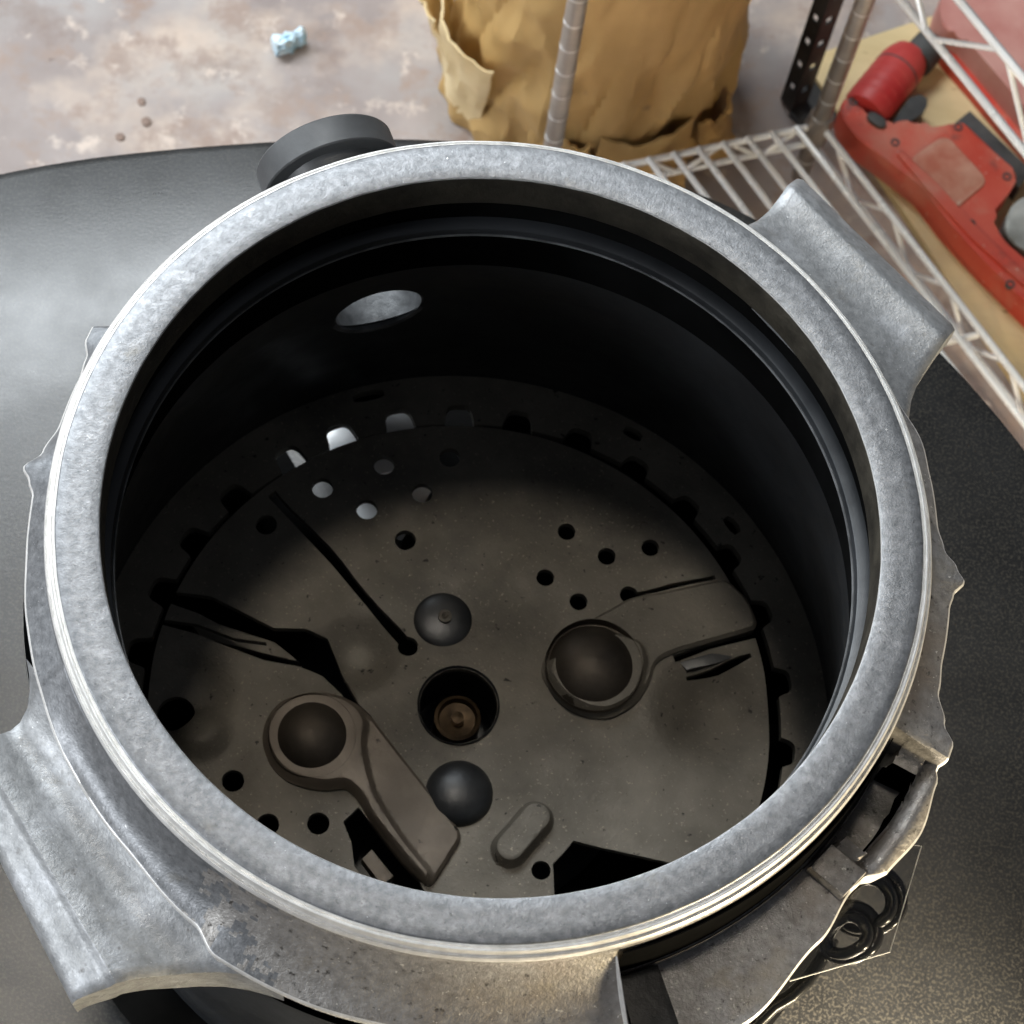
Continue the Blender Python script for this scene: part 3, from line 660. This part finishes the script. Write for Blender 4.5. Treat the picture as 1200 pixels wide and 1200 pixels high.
# motor barrel, a lying cylinder
zc = ZB+.14
a = at(1012, 132, zc); b = at(1066, 66, zc)
A, B = W(a[0], a[1], zc), W(b[0], b[1], zc); axb = (B-A); Lb = axb.length
rb = 0.025
revolve('motor_barrel', [(.0001, 0), (rb*.9, 0), (rb, .006), (rb, Lb*.8), (rb*.93, Lb*.9), (rb*.80, Lb), (.0001, Lb)], REDD, tl, A, axb, n=40)
revolve('end_grip', [(.0001, Lb*.97), (rb*.72, Lb*.97), (rb*.74, Lb*1.08), (rb*.70, Lb*1.30), (.0001, Lb*1.32)], BLK, tl, A+Vector((.008, -.004, 0)), axb, n=32)
for q in range(5):
    revolve('vent_band', [(rb*1.0, Lb*(.16+.13*q)), (rb*1.015, Lb*(.165+.13*q)), (rb*1.015, Lb*(.18+.13*q)), (rb*1.0, Lb*(.185+.13*q))], BLK if q == 4 else REDD, tl, A, axb, n=40)
prism('trigger', rounded(pp(zt, (1046, 142), (1058, 124), (1070, 108), (1086, 108), (1090, 117), (1082, 130), (1068, 139)), .03), ZB+.06, zt-.03, BLK, tl, .015, 2)
prism('lock_button', rounded(pp(zt+.02, (1016, 133), (1022, 130), (1040, 142), (1038, 149), (1030, 149), (1017, 140)), .03), zt-.04, zt+.025, BLK, tl, .015)
prism('cover_plate', rounded(pp(zt+.01, (1066, 186), (1108, 158), (1158, 212), (1118, 246)), .05), zt-.03, zt+.014, DUST, tl, .012)
prism('dark_skirt', pp(zt-.04, (1118, 142), (1138, 126), (1210, 196), (1196, 218), (1160, 180)), ZB, zt-.06, BLK, tl, .02)
prism('gear_case', rounded(pp(zt, (1176, 262), (1188, 236), (1215, 222), (1290, 290), (1290, 350), (1215, 298), (1186, 282)), .06), ZB, zt-.02, GREYM, tl, .02, 3)
for px, py in ((1049, 167), (1123, 149), (1180, 207), (1138, 262), (1000, 119), (1184, 333)):
    x, y = at(px, py, zt+.002)
    revolve('screw', [(.027*U, -.02*U), (.027*U, .006*U), (.017*U, .006*U), (.013*U, -.008*U), (.0001, -.008*U)], BLK, tl, W(x, y, zt), n=14)
tl2 = thing('grinder', 'faded dusty red tool housing behind the guard rail in the top right corner', 'power tool', W(*at(1170, 40, ZB), ZB))
z2 = ZB+.32
prism('body_shell', rounded(pp(z2, (1100, 12), (1112, -30), (1360, -30), (1360, 190), (1236, 168), (1196, 120), (1150, 66), (1128, 40), (1108, 34)), .08, 4), ZB, z2, PINK, tl2, .03, 3)
prism('handle', rounded(pp(z2-.15, (1100, 20), (1112, 14), (1150, 62), (1200, 122), (1240, 170), (1226, 190), (1180, 140), (1140, 92), (1108, 56)), .04, 3), ZB, z2-.18, RED, tl2, .02, 3)
for px, py in ((1172, 62), (1190, 82)):
    x, y = at(px, py, z2); revolve('screw', [(.025*U, -.02*U), (.025*U, .006*U), (.012*U, .004*U), (.0001, -.008*U)], GREYM, tl2, W(x, y, z2), n=14)

# ------------------------------------------------------------------ paper-wrapped drum
fl_ = at(500, 120, ZG); fr_ = at(826, 120, ZG)
dist_d = dist(665, 150, ZG)
rad = (826-500)/2*dist_d/FPX*0.97
fx, fy = at(668, 222, ZG); dirv = Vector((fx-CC[0], fy-CC[1], 0)).normalized()
dc = Vector((fx, fy, 0)) + dirv*rad
dr = thing('wrapped_drum', 'tall drum wrapped in crumpled brown kraft paper behind the table', 'drum', W(dc.x, dc.y, ZG))
nA, nH = 220, 90; Hh = 4.6; vs = []; fs = []
for j in range(nH+1):
    v = j/nH; h = Hh*v**1.3
    for i in range(nA):
        t = 2*math.pi*i/nA; c, s_ = math.cos(t), math.sin(t)
        k = 1-sm(0, 2.4, h)          # crumpling is strongest at the foot
        left = sm(0.2, 1.0, -(c*d_.dot(Vector((0,0,0))) ) ) if False else max(0, -(c*0.97+s_*0.2))
        n1 = abs(nz(c*1.3, s_*1.3, h*.9, 1.6)); n2 = abs(nz(c, s_, h*.7+3, 4.2)); n3 = nz(c, s_, h, 11)
        r = rad*(1 + 0.012*math.sin(3*t+h)*(1-k)) - (0.16*n1 + 0.09*n2)*k - .02*n2 + 0.010*n3*(k*.8+.1) + 0.05*k + 0.07*left*(1-sm(.1, 1.5, h))
        cz = 1-abs(noise.noise(Vector((c*1.6+h*.35, s_*1.6-h*.2, h*.55+1.3)))); cz2 = 1-abs(noise.noise(Vector((c*3.4-h*.5, s_*3.4, h*1.1+7))))
        r += (.05*cz**10 - .035*cz2**9)*(.35+.65*k)
        sk = 0.25*k*nz(c*2, s_*2, h*1.2, 1.7)
        vs.append(W(dc.x + r*math.cos(t+sk*.3), dc.y + r*math.sin(t+sk*.3), ZG + h + .01))
for j in range(nH):
    for i in range(nA):
        i2 = (i+1) % nA; fs.append((j*nA+i, j*nA+i2, (j+1)*nA+i2, (j+1)*nA+i))
fs.append([nH*nA+i for i in range(nA)]); fs.append([i for i in range(nA)][::-1])
mesh('paper_wrap', vs, fs, PAPER, dr, 24)
def flap(nm, t0, t1, h0, h1, lift, m_, curl=.05, lean=0.0, seed=0):
    n = 14; k = 12; vs = []; fs = []
    for i in range(n+1):
        for j in range(k+1):
            a = i/n; b = j/k; t = math.radians(t0+(t1-t0)*a + lean*b); h = h0+(h1-h0)*b + .08*nz(a*2, b, seed, 2)
            r = rad + .035 + lift*(b**1.5) + curl*math.sin(a*math.pi) + .05*abs(nz(a, b, seed, 5))
            vs.append((dc.x + r*math.cos(t), dc.y + r*math.sin(t), h))
    vv = [W(x, y, ZG+h) for x, y, h in vs]; off = len(vv)
    vv += [W(x - .012*math.cos(math.atan2(y-dc.y, x-dc.x)), y - .012*math.sin(math.atan2(y-dc.y, x-dc.x)), ZG+h) for x, y, h in vs]
    q = lambda i, j: i*(k+1)+j
    for i in range(n):
        for j in range(k):
            fs.append((q(i, j), q(i+1, j), q(i+1, j+1), q(i, j+1))); fs.append((off+q(i, j), off+q(i, j+1), off+q(i+1, j+1), off+q(i+1, j)))
    for i in range(n):
        for j in (0, k): fs.append((q(i, j), q(i+1, j), off+q(i+1, j), off+q(i, j)))
    for j in range(k):
        for i in (0, n): fs.append((q(i, j), q(i, j+1), off+q(i, j+1), off+q(i, j)))
    return mesh(nm, vv, fs, m_, dr, 30)
fa = math.degrees(math.atan2(-dirv.y, -dirv.x))      # azimuth of the side towards the table
flap('paper_flap', fa-80, fa-44, .15, .95, .10, PAPERLIT, .06, 10, 1)
flap('paper_flap', fa-92, fa-60, .15, .8, .16, PAPERLIT, .05, -6, 2)
flap('paper_flap', fa-20, fa+4, .55, .02, .10, PAPER, .03, 4, 3)
flap('paper_flap', fa+8, fa+46, .62, .02, .13, PAPER, .05, -4, 4)
flap('paper_flap', fa+50, fa+70, .5, .05, .06, PAPER, .04, 5, 5)

# ------------------------------------------------------------------ litter on the floor
x0, y0 = at(322, 64, ZG); x1, y1 = at(358, 50, ZG)
a = Vector((x0, y0, 0)); b = Vector((x1, y1, 0)); d = (b-a); e = Vector((-d.y, d.x, 0))
nn, mm = 20, 22; vs = []; fs = []
for i in range(nn+1):
    s = i/nn; wd = (.36 - .12*s - (.1 if s > .85 else 0))*d.length
    for k in range(mm):
        t = 2*math.pi*k/mm; cr = 1 + .75*nz(math.cos(t), math.sin(t), s*2.2, 2.3)
        p = a + d*s + e.normalized()*wd*.6*math.cos(t)*cr
        vs.append(W(p.x, p.y, ZG + .07 + .065*math.sin(t)*cr))
for i in range(nn):
    for k in range(mm): fs.append((i*mm+k, i*mm+(k+1) % mm, (i+1)*mm+(k+1) % mm, (i+1)*mm+k))
fs.append(list(range(mm))[::-1]); fs.append([nn*mm+k for k in range(mm)])
tag(mesh('crumpled_wrapper', vs, fs, BLUE, None, 50), 'small crumpled pale blue plastic wrapper on the concrete floor', 'wrapper')
for (px, py, r, lb) in ((166, 119, .024, 'brown speck of grit nearest the blue wrapper, on the concrete'), (170, 143, .028, 'middle brown speck of grit of three on the concrete floor'), (141, 162, .024, 'brown speck of grit closest to the edge of the black table')):
    x, y = at(px, py, ZG); bm = bmesh.new(); bmesh.ops.create_icosphere(bm, subdivisions=2, radius=r*U)
    for v in bm.verts:
        v.co *= 1+.7*nz(v.co.x/U+px, v.co.y/U, v.co.z/U, 24); v.co.z *= .2
    g = bmobj('grit', bm, STONE, None, 60); g.location = W(x, y, ZG+r*.3)
    tag(g, lb, 'grit', 'specks of grit on the floor')
